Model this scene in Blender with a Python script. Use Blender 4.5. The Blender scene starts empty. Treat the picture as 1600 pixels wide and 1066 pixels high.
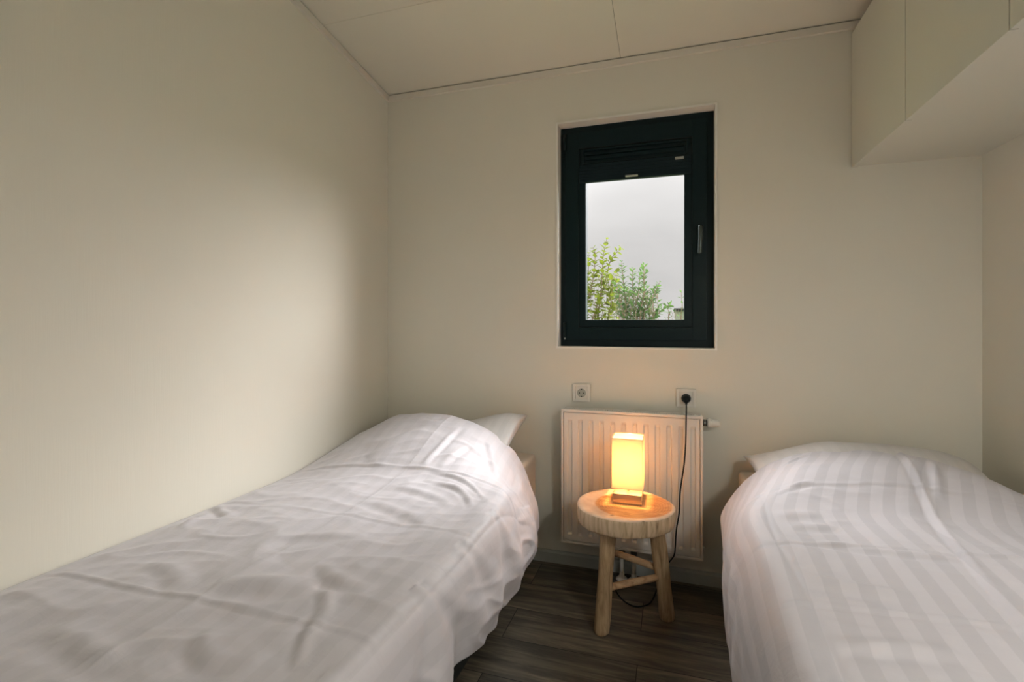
import bpy, bmesh, math, random
from mathutils import Vector, Matrix, noise

scene = bpy.context.scene
COL = scene.collection
PI = math.pi

# ------------------------------------------------------------------ camera
EYE = 1.128
YAW = math.radians(17.9)
cd = bpy.data.cameras.new('camera')
cam = bpy.data.objects.new('camera', cd)
COL.objects.link(cam)
cam.location = (0, 0, EYE)
cam.rotation_euler = (math.radians(90), 0, YAW)
cd.sensor_width = 36.0
cd.lens = 36.0 * 775.0 / 1600.0
cd.shift_y = -26.5 / 1600.0
cd.clip_start = 0.02
scene.camera = cam

# ------------------------------------------------------------------ exposure
scene.view_settings.view_transform = 'Standard'
scene.view_settings.look = 'None'
scene.view_settings.exposure = 0.38
scene.view_settings.gamma = 1.0
scene.view_settings.use_curve_mapping = False

# ------------------------------------------------------------------ world: overcast sky, plus bright lobes added out of view to light the room
SKY_VIEW = 0.55        # plain grey cloud
SKY_HIGH = 2.0        # overcast sky grows brighter with height
# added unseen sky lobes that light walls and beds: azimuth, elevation, tightness, strength
FILL_LOBES = [(68, 10, 40.0, 26.0), (55, 8, 30.0, 15.0), (45, 40, 20.0, 70.0), (-45, 42, 20.0, 37.0)]
world = bpy.data.worlds.new('overcast_sky')
scene.world = world
world.use_nodes = True
nt = world.node_tree
nt.nodes.clear()
def wn(t, **kw):
    n = nt.nodes.new(t)
    for k, v in kw.items():
        setattr(n, k, v)
    return n
def wm(op, a, b=None):
    n = wn('ShaderNodeMath', operation=op)
    for i, q in enumerate((a, b)):
        if q is None: continue
        if isinstance(q, (int, float)): n.inputs[i].default_value = q
        else: nt.links.new(q, n.inputs[i])
    return n.outputs[0]
tc = wn('ShaderNodeTexCoord')
nrm = wn('ShaderNodeVectorMath', operation='NORMALIZE')
nt.links.new(tc.outputs['Generated'], nrm.inputs[0])
dv = nrm.outputs[0]
sep = wn('ShaderNodeSeparateXYZ'); nt.links.new(dv, sep.inputs[0])
glow = None
for az_, el_, k_, a_ in FILL_LOBES:
    az_, el_ = math.radians(az_), math.radians(el_)
    dot = wn('ShaderNodeVectorMath', operation='DOT_PRODUCT')
    nt.links.new(dv, dot.inputs[0])
    dot.inputs[1].default_value = (math.sin(az_)*math.cos(el_), math.cos(az_)*math.cos(el_), math.sin(el_))
    g_ = wm('MULTIPLY', wm('EXPONENT', wm('MULTIPLY', wm('SUBTRACT', dot.outputs['Value'], 1.0), k_)), a_)
    glow = g_ if glow is None else wm('ADD', glow, g_)
hi = wm('MULTIPLY', wm('POWER', wm('MAXIMUM', wm('SUBTRACT', sep.outputs[2], 0.28), 0.0), 0.8), SKY_HIGH * 1.3)
nz = wn('ShaderNodeTexNoise'); nz.inputs['Scale'].default_value = 5.0; nz.inputs['Detail'].default_value = 5.0; nz.inputs['Roughness'].default_value = 0.5
mp = wn('ShaderNodeMapping'); mp.inputs['Scale'].default_value = (1, 1, 3.2)
nt.links.new(dv, mp.inputs[0]); nt.links.new(mp.outputs[0], nz.inputs['Vector'])
cloud = wm('ADD', wm('MULTIPLY', nz.outputs[0], 0.30), 0.85)
base = wm('MULTIPLY', cloud, SKY_VIEW)
up = wm('ADD', wm('ADD', base, glow), hi)
horizon = wn('ShaderNodeMapRange'); horizon.inputs['From Min'].default_value = -0.02; horizon.inputs['From Max'].default_value = 0.0
nt.links.new(sep.outputs[2], horizon.inputs['Value'])
mixc = wn('ShaderNodeMix', data_type='RGBA')
mixc.inputs[6].default_value = (0.10, 0.11, 0.07, 1)
mixc.inputs[7].default_value = (1.0, 0.952, 0.950, 1)
nt.links.new(horizon.outputs[0], mixc.inputs[0])
stren = wm('ADD', wm('MULTIPLY', wm('SUBTRACT', up, 1.0), horizon.outputs[0]), 1.0)
bg = wn('ShaderNodeBackground')
nt.links.new(mixc.outputs[2], bg.inputs['Color']); nt.links.new(stren, bg.inputs['Strength'])
wo = wn('ShaderNodeOutputWorld'); nt.links.new(bg.outputs[0], wo.inputs['Surface'])
world.cycles.sampling_method = 'MANUAL'
world.cycles.sample_map_resolution = 512

# portal over the window opening: guides the sampling of the daylight, adds no light of its own
pl = bpy.data.lights.new('window_portal', 'AREA'); pl.shape = 'RECTANGLE'; pl.size = 0.46; pl.size_y = 0.70
pl.cycles.is_portal = True
po = bpy.data.objects.new('window_portal', pl); COL.objects.link(po)
po.location = (-0.17, 2.343, 1.475); po.rotation_euler = (math.radians(-90), 0, 0)

# ------------------------------------------------------------------ helpers
def tag(o, label=None, cat=None, group=None, kind=None):
    if label: o['label'] = label
    if cat: o['category'] = cat
    if group: o['group'] = group
    if kind: o['kind'] = kind
    return o

def empty(name, loc=(0, 0, 0), **kw):
    o = bpy.data.objects.new(name, None); COL.objects.link(o)
    o.location = loc; o.empty_display_size = 0.05
    return tag(o, **kw)

def mk(name, bm, mat, parent=None, smooth=False, **kw):
    """link a bmesh built in world coordinates as one object"""
    me = bpy.data.meshes.new(name)
    bmesh.ops.recalc_face_normals(bm, faces=bm.faces)
    bm.to_mesh(me); bm.free()
    for m in (mat if isinstance(mat, (list, tuple)) else [mat]): me.materials.append(m)
    if smooth:
        for p in me.polygons: p.use_smooth = True
    o = bpy.data.objects.new(name, me); COL.objects.link(o)
    if parent is not None:
        off = Vector(parent.location)
        q = parent.parent
        while q is not None: off += Vector(q.location); q = q.parent
        me.transform(Matrix.Translation(-off))
        o.parent = parent
    return tag(o, **kw)

def box(bm, x0, x1, y0, y1, z0, z1, bev=0.0, mi=0, seg=2):
    vs = [bm.verts.new(p) for p in ((x0,y0,z0),(x1,y0,z0),(x1,y1,z0),(x0,y1,z0),(x0,y0,z1),(x1,y0,z1),(x1,y1,z1),(x0,y1,z1))]
    fs = [bm.faces.new([vs[i] for i in q]) for q in ((0,3,2,1),(4,5,6,7),(0,1,5,4),(1,2,6,5),(2,3,7,6),(3,0,4,7))]
    for f_ in fs: f_.material_index = mi
    if bev > 0:
        es = list({e for f_ in fs for e in f_.edges})
        bmesh.ops.bevel(bm, geom=es, offset=bev, segments=seg, profile=0.7, affect='EDGES')
    return vs

def prism(bm, poly, axis, a, b, mi=0):
    """extrude a polygon given as 2-D points; axis 'x': (y,z), 'y': (x,z), 'z': (x,y)"""
    def P(p, t):
        return {'x': (t, p[0], p[1]), 'y': (p[0], t, p[1]), 'z': (p[0], p[1], t)}[axis]
    v0 = [bm.verts.new(P(p, a)) for p in poly]; v1 = [bm.verts.new(P(p, b)) for p in poly]
    n = len(poly)
    fs = [bm.faces.new(v0), bm.faces.new(v1[::-1])]
    for i in range(n): fs.append(bm.faces.new((v0[i], v1[i], v1[(i+1) % n], v0[(i+1) % n])))
    for f_ in fs: f_.material_index = mi

def ring(bm, x0, x1, z0, z1, wl, wr, wb, wt, y0, y1, bev=0.002):
    """rectangular frame in the xz plane"""
    box(bm, x0, x0+wl, y0, y1, z0, z1, bev); box(bm, x1-wr, x1, y0, y1, z0, z1, bev)
    box(bm, x0+wl-0.001, x1-wr+0.001, y0, y1, z0, z0+wb, bev); box(bm, x0+wl-0.001, x1-wr+0.001, y0, y1, z1-wt, z1, bev)

def frame_at(d):
    d = d.normalized()
    a = Vector((0, 0, 1)) if abs(d.z) < 0.9 else Vector((1, 0, 0))
    u = d.cross(a).normalized(); v = d.cross(u).normalized()
    return u, v

def tube(bm, pts, radii, n=12, cap=True, mi=0):
    pts = [Vector(p) for p in pts]
    if isinstance(radii, (int, float)): radii = [radii]*len(pts)
    rings = []; u = None
    for i, p in enumerate(pts):
        d = (pts[min(i+1, len(pts)-1)] - pts[max(i-1, 0)]).normalized()
        if u is None: u, v = frame_at(d)
        else:
            u = (u - d*u.dot(d)).normalized(); v = d.cross(u).normalized()
        rings.append([bm.verts.new(p + (u*math.cos(2*PI*k/n) + v*math.sin(2*PI*k/n))*radii[i]) for k in range(n)])
    for a, b in zip(rings, rings[1:]):
        for k in range(n):
            f_ = bm.faces.new((a[k], a[(k+1) % n], b[(k+1) % n], b[k])); f_.material_index = mi; f_.smooth = True
    if cap:
        for r in (rings[0][::-1], rings[-1]):
            f_ = bm.faces.new(r); f_.material_index = mi

def spline(pts, k=8):
    """Catmull-Rom through the points"""
    P = [Vector(p) for p in pts]; P = [P[0]*2 - P[1]] + P + [P[-1]*2 - P[-2]]
    out = []
    for i in range(1, len(P)-2):
        a, b, c, d = P[i-1:i+3]
        for j in range(k):
            t = j/k
            out.append(0.5*((2*b) + (c-a)*t + (2*a-5*b+4*c-d)*t*t + (3*b-a-3*c+d)*t**3))
    out.append(P[-2]); return out

def lathe(bm, prof, c, axis='z', n=32, mi=0):
    """prof: (r, h) pairs turned round an axis through c"""
    c = Vector(c); rings = []
    for r, h in prof:
        row = []
        for k in range(n):
            a = 2*PI*k/n; q = (r*math.cos(a), r*math.sin(a))
            p = {'z': (q[0], q[1], h), 'y': (q[0], h, q[1]), 'x': (h, q[0], q[1])}[axis]
            row.append(bm.verts.new(c + Vector(p)))
        rings.append(row)
    for a, b in zip(rings, rings[1:]):
        for k in range(n):
            f_ = bm.faces.new((a[k], a[(k+1) % n], b[(k+1) % n], b[k])); f_.material_index = mi; f_.smooth = True
    for r in (rings[0], rings[-1]):
        try: bm.faces.new(r).material_index = mi
        except ValueError: pass

# ------------------------------------------------------------------ materials
class M:
    def __init__(s, name, color=(0.8, 0.8, 0.8), rough=0.6, metal=0.0, spec=0.5):
        s.m = bpy.data.materials.new(name); s.m.use_nodes = True
        s.t = s.m.node_tree; s.b = s.t.nodes['Principled BSDF']
        s.b.inputs['Base Color'].default_value = (*color, 1); s.b.inputs['Roughness'].default_value = rough
        s.b.inputs['Metallic'].default_value = metal; s.b.inputs['Specular IOR Level'].default_value = spec
        s.tc = None
    def n(s, t, **kw):
        q = s.t.nodes.new(t)
        for k, v in kw.items():
            if k in ('op',): q.operation = v
            elif hasattr(q, k) and k not in ('Scale',): setattr(q, k, v)
            else: q.inputs[k.replace('_', ' ')].default_value = v
        return q
    def l(s, a, b): s.t.links.new(a, b)
    def obj(s, scale=(1, 1, 1), rot=(0, 0, 0), loc=(0, 0, 0)):
        if s.tc is None: s.tc = s.n('ShaderNodeNewGeometry')
        mp_ = s.n('ShaderNodeMapping'); mp_.inputs['Scale'].default_value = scale; mp_.inputs['Rotation'].default_value = rot; mp_.inputs['Location'].default_value = loc
        s.l(s.tc.outputs['Position'], mp_.inputs[0]); return mp_.outputs[0]
    def noise(s, vec, scale, detail=3, rough=0.5, dist=0.0):
        q = s.n('ShaderNodeTexNoise'); q.inputs['Scale'].default_value = scale; q.inputs['Detail'].default_value = detail
        q.inputs['Roughness'].default_value = rough; q.inputs['Distortion'].default_value = dist
        s.l(vec, q.inputs['Vector']); return q.outputs[0]
    def math(s, op, a, b=None, c=None):
        q = s.n('ShaderNodeMath'); q.operation = op
        for i, v in enumerate((a, b, c)):
            if v is None: continue
            if isinstance(v, (int, float)): q.inputs[i].default_value = v
            else: s.l(v, q.inputs[i])
        return q.outputs[0]
    def ramp(s, fac, stops):
        q = s.n('ShaderNodeValToRGB'); e = q.color_ramp.elements
        while len(e) < len(stops): e.new(0.5)
        for i, (p, c) in enumerate(stops): e[i].position = p; e[i].color = (*c, 1)
        s.l(fac, q.inputs[0]); return q.outputs[0]
    def mix(s, fac, a, b, blend='MIX'):
        q = s.n('ShaderNodeMix'); q.data_type = 'RGBA'; q.blend_type = blend
        for i, v in ((0, fac), (6, a), (7, b)):
            if isinstance(v, (int, float)): q.inputs[i].default_value = v
            elif isinstance(v, tuple): q.inputs[i].default_value = (*v, 1)
            else: s.l(v, q.inputs[i])
        return q.outputs[2]
    def color(s, c): s.l(c, s.b.inputs['Base Color'])
    def bump(s, h, strength=0.3, dist=0.002):
        q = s.n('ShaderNodeBump'); q.inputs['Strength'].default_value = strength; q.inputs['Distance'].default_value = dist
        s.l(h, q.inputs['Height']); s.l(q.outputs[0], s.b.inputs['Normal'])

WALL = (0.825, 0.795, 0.70)
def wall_mat(name, col, axis):
    w = M(name, col, 0.75, spec=0.25)
    sc = (260, 260, 10) if axis != 'z' else (60, 60, 60)
    a = w.noise(w.obj(sc), 1.0, 2)
    b = w.noise(w.obj((3, 3, 3)), 1.0, 3)
    w.color(w.mix(b, tuple(c*0.975 for c in col), tuple(min(1, c*1.02) for c in col)))
    w.bump(a, 0.35, 0.0006)
    return w
m_wall = wall_mat('vinyl_wallpaper', WALL, 'x').m
m_ceil = wall_mat('ceiling_board', (0.81, 0.785, 0.69), 'z').m
m_trim = M('white_trim', (0.80, 0.76, 0.68), 0.5).m
m_gap = M('dark_joint', (0.12, 0.11, 0.09), 0.9).m
m_base = M('grey_baseboard', (0.50, 0.53, 0.50), 0.5).m
m_cab = M('cabinet_foil', (0.77, 0.75, 0.655), 0.42); m_cab.bump(m_cab.noise(m_cab.obj((90, 90, 90)), 1.0, 2), 0.08, 0.0005); m_cab = m_cab.m
m_reveal = M('reveal_lining', (0.90, 0.88, 0.82), 0.40).m

f = M('anthracite_window_frame', (0.0025, 0.014, 0.018), 0.40, spec=0.22)
f.bump(f.noise(f.obj((500, 500, 500)), 1.0, 2), 0.12, 0.0003); m_frame = f.m
m_gasket = M('black_gasket', (0.004, 0.008, 0.009), 0.6).m
m_blind = M('dark_blind_cloth', (0.008, 0.020, 0.026), 0.8, spec=0.2).m
m_clip = M('pale_grey_plastic', (0.42, 0.44, 0.40), 0.4).m
m_lever = M('brushed_dark_metal', (0.10, 0.12, 0.12), 0.25, 0.9).m

g = M('window_glass'); g.t.nodes.remove(g.b)
tr = g.n('ShaderNodeBsdfTransparent'); tr.inputs[0].default_value = (0.95, 0.965, 0.96, 1)
gl = g.n('ShaderNodeBsdfGlossy'); gl.inputs['Roughness'].default_value = 0.01
gg = g.n('ShaderNodeNewGeometry'); gd = g.n('ShaderNodeVectorMath'); gd.operation = 'DOT_PRODUCT'
g.l(gg.outputs['Incoming'], gd.inputs[0]); g.l(gg.outputs['Normal'], gd.inputs[1])
fres = g.math('MULTIPLY_ADD', g.math('POWER', g.math('SUBTRACT', 1.0, g.math('ABSOLUTE', gd.outputs['Value'])), 5.0), 0.96, 0.04)
mx = g.n('ShaderNodeMixShader'); g.l(fres, mx.inputs[0]); g.l(tr.outputs[0], mx.inputs[1]); g.l(gl.outputs[0], mx.inputs[2])
g.l(mx.outputs[0], g.t.nodes['Material Output'].inputs[0]); m_glass = g.m

# dark oak planks running along x
fl = M('dark_oak_planks', rough=0.5)
bk = fl.n('ShaderNodeTexBrick'); bk.offset = 0.37; bk.offset_frequency = 2
for k, v in (('Color1', (0, 0, 0, 1)), ('Color2', (1, 1, 1, 1)), ('Mortar', (0.5, 0.5, 0.5, 1)), ('Scale', 1.0), ('Mortar Size', 0.0016), ('Brick Width', 1.28), ('Row Height', 0.192), ('Bias', 0.0)):
    bk.inputs[k].default_value = v
fl.l(fl.obj(loc=(1.39, -0.152, 0)), bk.inputs['Vector'])
sp = fl.n('ShaderNodeSeparateColor'); fl.l(bk.outputs['Color'], sp.inputs[0])
shift = fl.n('ShaderNodeCombineXYZ'); fl.l(fl.math('MULTIPLY', sp.outputs[0], 37.0), shift.inputs[2])
va = fl.n('ShaderNodeVectorMath'); va.operation = 'ADD'; fl.l(fl.obj((3.0, 26, 1)), va.inputs[0]); fl.l(shift.outputs[0], va.inputs[1])
gr = fl.noise(va.outputs[0], 1.0, 8, 0.62, 0.6)
vb = fl.n('ShaderNodeVectorMath'); vb.operation = 'ADD'; fl.l(fl.obj((12, 170, 1)), vb.inputs[0]); fl.l(shift.outputs[0], vb.inputs[1])
fine = fl.noise(vb.outputs[0], 1.0, 4, 0.6)
tone = fl.math('ADD', fl.math('MULTIPLY', gr, 0.72), fl.math('ADD', fl.math('MULTIPLY', fine, 0.2), fl.math('MULTIPLY', sp.outputs[0], 0.10)))
c = fl.ramp(tone, [(0.30, (0.026, 0.024, 0.018)), (0.46, (0.080, 0.070, 0.052)), (0.58, (0.165, 0.138, 0.100)), (0.72, (0.31, 0.255, 0.185))])
c = fl.mix(bk.outputs['Fac'], c, (0.01, 0.01, 0.008)); fl.color(c)
fl.bump(fl.math('SUBTRACT', fine, fl.math('MULTIPLY', bk.outputs['Fac'], 2.0)), 0.35, 0.0008); m_floor = fl.m

m_radi = M('radiator_enamel', (0.80, 0.775, 0.72), 0.32).m
m_white = M('white_plastic', (0.80, 0.78, 0.72), 0.30).m
m_dark = M('dark_slot', (0.012, 0.014, 0.012), 0.7).m
m_cord = M('black_cable', (0.004, 0.007, 0.008), 0.45, spec=0.25).m
m_steel = M('satin_steel', (0.62, 0.56, 0.50), 0.30, 1.0)
m_steel.bump(m_steel.noise(m_steel.obj((900, 20, 20)), 1.0, 2), 0.05, 0.0003); m_steel = m_steel.m
m_tap = M('dull_metal', (0.20, 0.20, 0.19), 0.35, 0.8).m

def cloth(name, col, stripe=None, per=0.06, ph=0.0, rough=0.62, bump=0.25):
    q = M(name, col, rough, spec=0.35)
    q.b.inputs['Sheen Weight'].default_value = 0.15; q.b.inputs['Sheen Roughness'].default_value = 0.4
    uv = q.n('ShaderNodeUVMap'); su = q.n('ShaderNodeSeparateXYZ'); q.l(uv.outputs[0], su.inputs[0])
    if stripe:
        fr_ = q.math('FRACT', q.math('ADD', q.math('DIVIDE', su.outputs[0], per), ph))
        tri = q.math('ABSOLUTE', q.math('SUBTRACT', fr_, 0.5))
        st = q.n('ShaderNodeMapRange'); st.inputs['From Min'].default_value = 0.235; st.inputs['From Max'].default_value = 0.265
        q.l(tri, st.inputs['Value'])
        q.color(q.mix(st.outputs[0], stripe, col))
        rr = q.math('MULTIPLY_ADD', st.outputs[0], rough-0.50, 0.50); q.l(rr, q.b.inputs['Roughness'])
    # fine creasing of the cotton, in the cloth's own coordinates
    mp_ = q.n('ShaderNodeMapping'); mp_.inputs['Scale'].default_value = (26, 9, 1); q.l(uv.outputs[0], mp_.inputs[0])
    a = q.noise(mp_.outputs[0], 1.0, 5, 0.55, 0.8)
    mp2 = q.n('ShaderNodeMapping'); mp2.inputs['Scale'].default_value = (9, 30, 1); mp2.inputs['Rotation'].default_value = (0, 0, 0.5); q.l(uv.outputs[0], mp2.inputs[0])
    b = q.noise(mp2.outputs[0], 1.0, 4, 0.5, 0.6)
    q.bump(q.math('ADD', a, b), bump, 0.004)
    return q.m
m_duvet_l = cloth('satin_stripe_cotton', (0.65, 0.627, 0.668), (0.612, 0.592, 0.630), 0.06, 0.1)
m_duvet_r = cloth('satin_stripe_cotton_bold', (0.645, 0.622, 0.664), (0.578, 0.560, 0.600), 0.062, 0.25)
m_pillow = cloth('pillowcase_cotton', (0.65, 0.63, 0.62), (0.615, 0.60, 0.59), 0.05, 0.0)
m_sheet = M('cream_fitted_sheet', (0.74, 0.68, 0.60), 0.8).m
bs = M('black_boxspring_cloth', (0.010, 0.013, 0.012), 0.9); bs.bump(bs.noise(bs.obj((400, 400, 400)), 1.0, 2), 0.3, 0.0008); m_box = bs.m

def wood(name, cols, scale, axis_scale, rough=0.6, bump=0.4):
    q = M(name, rough=rough, spec=0.3)
    a = q.noise(q.obj(axis_scale), scale, 7, 0.6, 0.8)
    b = q.noise(q.obj((5, 5, 5)), 1.0, 3)
    c_ = q.ramp(q.math('ADD', q.math('MULTIPLY', a, 0.75), q.math('MULTIPLY', b, 0.25)), cols)
    q.color(c_); q.bump(a, bump, 0.0015); return q
m_leg = wood('raw_teak_leg', [(0.30, (0.16, 0.10, 0.05)), (0.45, (0.40, 0.27, 0.145)), (0.58, (0.56, 0.40, 0.235)), (0.72, (0.66, 0.50, 0.32))], 1.0, (60, 60, 7)).m
m_rung = wood('raw_teak_rung', [(0.35, (0.36, 0.22, 0.11)), (0.55, (0.56, 0.37, 0.21)), (0.72, (0.64, 0.46, 0.28))], 1.0, (14, 50, 50)).m
m_edge = wood('sawn_slab_edge', [(0.30, (0.22, 0.145, 0.08)), (0.44, (0.50, 0.37, 0.23)), (0.56, (0.64, 0.49, 0.33)), (0.72, (0.72, 0.58, 0.42))], 1.0, (70, 70, 7)).m

SEAT_C = (-0.170, 1.912)
top = M('slab_face', rough=0.42, spec=0.4)
geo = top.n('ShaderNodeNewGeometry')
sub = top.n('ShaderNodeVectorMath'); sub.operation = 'SUBTRACT'; top.l(geo.outputs['Position'], sub.inputs[0]); sub.inputs[1].default_value = (SEAT_C[0]+0.030, SEAT_C[1]+0.012, 0.45)
ss = top.n('ShaderNodeMapping'); ss.inputs['Scale'].default_value = (1.0, 1.08, 0.0); top.l(sub.outputs[0], ss.inputs[0])
ln = top.n('ShaderNodeVectorMath'); ln.operation = 'LENGTH'; top.l(ss.outputs[0], ln.inputs[0])
wob = top.noise(top.obj((14, 14, 2)), 1.0, 3)
rad = top.math('ADD', ln.outputs['Value'], top.math('MULTIPLY', wob, 0.022))
ringz = top.math('SINE', top.math('MULTIPLY', rad, 620.0))
grain = top.noise(top.obj((16, 60, 8)), 1.0, 6, 0.6, 1.0)
heart = top.ramp(top.math('ADD', grain, top.math('MULTIPLY', ringz, 0.05)), [(0.30, (0.36, 0.15, 0.045)), (0.48, (0.55, 0.27, 0.10)), (0.62, (0.66, 0.38, 0.17)), (0.78, (0.74, 0.50, 0.27))])
sap = top.ramp(top.noise(top.obj((30, 30, 30)), 1.0, 4), [(0.3, (0.66, 0.48, 0.33)), (0.7, (0.80, 0.64, 0.48))])
st = top.n('ShaderNodeMapRange'); st.inputs['From Min'].default_value = 0.146; st.inputs['From Max'].default_value = 0.158; top.l(rad, st.inputs['Value'])
face = top.mix(st.outputs[0], heart, sap)
# a dark knot near the front
kn = top.n('ShaderNodeVectorMath'); kn.operation = 'DISTANCE'; top.l(geo.outputs['Position'], kn.inputs[0]); kn.inputs[1].default_value = (-0.205, 1.800, 0.447)
km = top.n('ShaderNodeMapRange'); km.inputs['From Min'].default_value = 0.004; km.inputs['From Max'].default_value = 0.012; km.inputs['To Min'].default_value = 0.75; km.inputs['To Max'].default_value = 0.0
top.l(kn.outputs['Value'], km.inputs['Value'])
top.color(top.mix(km.outputs[0], face, (0.09, 0.04, 0.015))); top.bump(grain, 0.25, 0.001); m_top = top.m

# lampshade: thin cloth that lets the bulb's light through
sh = M('lampshade_cloth', (0.86, 0.80, 0.68), 0.9, spec=0.1)
tl = sh.n('ShaderNodeBsdfTranslucent'); tl.inputs[0].default_value = (0.90, 0.75, 0.58, 1)
ms = sh.n('ShaderNodeMixShader'); ms.inputs[0].default_value = 0.40
sh.l(sh.b.outputs[0], ms.inputs[1]); sh.l(tl.outputs[0], ms.inputs[2]); sh.l(ms.outputs[0], sh.t.nodes['Material Output'].inputs[0])
wv = sh.noise(sh.obj((600, 600, 600)), 1.0, 1); sh.bump(wv, 0.2, 0.0004); m_shade = sh.m
bu = M('glowing_bulb'); bu.t.nodes.remove(bu.b)
be = bu.n('ShaderNodeEmission'); be.inputs[0].default_value = (1.0, 0.55, 0.25, 1); be.inputs[1].default_value = 3.0
bt = bu.n('ShaderNodeBsdfTransparent'); bm_ = bu.n('ShaderNodeMixShader'); bm_.inputs[0].default_value = 0.25
bu.l(bt.outputs[0], bm_.inputs[1]); bu.l(be.outputs[0], bm_.inputs[2]); bu.l(bm_.outputs[0], bu.t.nodes['Material Output'].inputs[0]); m_bulb = bu.m

# ------------------------------------------------------------------ room shell
XL, XR, YB, YF = -1.435, 1.101, 2.300, -0.50
SLOPE = 0.143
def zc(y): return 2.334 + SLOPE*(YB - y)         # underside of the sloping ceiling
WX0, WX1, WZ0, WZ1 = -0.514, 0.1755, 1.022, 2.072

bm = bmesh.new(); box(bm, XL-0.1, XR+0.1, YF-0.1, YB+0.14, -0.10, 0.0)
mk('floor', bm, m_floor, kind='structure')
def side_wall(name, x0, x1):
    bm = bmesh.new(); prism(bm, [(YF-0.1, 0), (YB, 0), (YB, zc(YB)+0.1), (YF-0.1, zc(YF-0.1)+0.1)], 'x', x0, x1)
    return mk(name, bm, m_wall, kind='structure')
side_wall('wall_left', XL-0.1, XL)
side_wall('wall_right', XR, XR+0.1)
bm = bmesh.new()
for a, b, c_, d in ((XL-0.1, WX0, 0, 2.44), (WX1, XR+0.1, 0, 2.44), (WX0, WX1, 0, WZ0), (WX0, WX1, WZ1, 2.44)):
    box(bm, a, b, YB, YB+0.14, c_, d)
mk('wall_back', bm, m_wall, kind='structure')
bm = bmesh.new()
box(bm, XL, -0.42, YF-0.1, YF, 0, 2.80); box(bm, 0.42, XR, YF-0.1, YF, 0, 2.80); box(bm, -0.42, 0.42, YF-0.1, YF, 2.03, 2.80)
mk('wall_front', bm, m_wall, kind='structure')
dr = empty('door_1', (0, YF, 0), kind='structure')
bm = bmesh.new(); box(bm, -0.415, 0.415, YF-0.06, YF-0.02, 0.006, 2.02, 0.003); mk('door_leaf', bm, m_trim, dr)
bm = bmesh.new(); ring(bm, -0.47, 0.47, 0.0, 2.08, 0.05, 0.05, 0.001, 0.05, YF, YF+0.012); mk('door_frame', bm, m_trim, dr)
bm = bmesh.new(); tube(bm, [(0.34, YF-0.02, 1.02), (0.34, YF+0.035, 1.02)], 0.010); tube(bm, [(0.345, YF+0.035, 1.02), (0.23, YF+0.035, 1.02)], 0.008)
mk('door_handle', bm, m_lever, dr)

# ceiling boards with fine joints (one joint along the room, two across)
bm = bmesh.new()
J = 0.0009
xs = [XL-0.1, -0.223, 0.97, XR+0.1]; ys = [YF-0.1, 0.575, 1.775, YB+0.0]
for i in range(3):
    for j in range(3):
        a, b = xs[i]+(J if i else 0), xs[i+1]-(J if i < 2 else 0)
        c_, d = ys[j]+(J if j else 0), ys[j+1]-(J if j < 2 else 0)
        prism(bm, [(c_, zc(c_)), (d, zc(d)), (d, zc(d)+0.012), (c_, zc(c_)+0.012)], 'x', a, b)
prism(bm, [(YF-0.1, zc(YF-0.1)+0.006), (YB, zc(YB)+0.006), (YB, zc(YB)+0.10), (YF-0.1, zc(YF-0.1)+0.10)], 'x', XL-0.1, XR+0.1, mi=1)
mk('ceiling', bm, [m_ceil, m_gap], kind='structure')
# ceiling edge strips: 14 mm thick, a shadow joint where they meet the boards
T = 0.014
def zl(y): return 2.302 + SLOPE*(YB - y)
bm = bmesh.new(); box(bm, XL+T, XR, YB-T, YB, zl(YB), zc(YB)-0.004, 0.0015); mk('trim_1', bm, m_trim, kind='structure')
bm = bmesh.new(); prism(bm, [(YF, zl(YF)), (YB, zl(YB)), (YB, zc(YB)-0.004), (YF, zc(YF)-0.004)], 'x', XL, XL+T); mk('trim_2', bm, m_trim, kind='structure')
# baseboards
def base_poly(y): return [(y, 0), (y-0.012, 0), (y-0.012, 0.046), (y-0.008, 0.056), (y, 0.058)]
bm = bmesh.new(); prism(bm, base_poly(YB), 'x', XL, XR); mk('baseboard_back', bm, m_base, kind='structure')
bm = bmesh.new(); prism(bm, [(XL, 0), (XL+0.012, 0), (XL+0.012, 0.046), (XL+0.008, 0.056), (XL, 0.058)], 'y', YF, YB-0.013); mk('baseboard_left', bm, m_base, kind='structure')
bm = bmesh.new(); prism(bm, [(XR, 0), (XR-0.012, 0), (XR-0.012, 0.046), (XR-0.008, 0.056), (XR, 0.058)], 'y', YF, YB-0.013); mk('baseboard_right', bm, m_base, kind='structure')

# ------------------------------------------------------------------ window
win = empty('window_1', (-0.17, 2.36, WZ0), kind='structure')
FY = 2.360
bm = bmesh.new()   # reveal lining with a thin bead standing proud of the wall
ring(bm, WX0-0.009, WX1+0.009, WZ0-0.009, WZ1+0.009, 0.0095, 0.0095, 0.0095, 0.0095, YB-0.005, YB+0.0005, 0.0012)
ring(bm, WX0-0.002, WX1+0.002, WZ0-0.002, WZ1+0.002, 0.0025, 0.0025, 0.0025, 0.0025, YB-0.001, FY+0.02, 0)
mk('reveal_lining', bm, m_reveal, win)
bm = bmesh.new(); ring(bm, WX0+0.0006, WX1-0.0006, WZ0+0.0006, WZ1-0.0006, 0.050, 0.050, 0.045, 0.045, FY, FY+0.07, 0.002)
mk('window_frame', bm, m_frame, win)
S = FY-0.012
sash = None
bm = bmesh.new(); ring(bm, -0.490, 0.145, 1.054, 2.043, 0.065, 0.060, 0.058, 0.078, S, FY+0.05, 0.003)
sash = mk('window_sash', bm, m_frame, win)
bm = bmesh.new(); ring(bm, -0.4265, 0.0865, 1.1105, 1.966, 0.003, 0.003, 0.003, 0.003, S+0.003, FY+0.03, 0.0)
mk('gasket', bm, m_gasket, sash)
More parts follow.
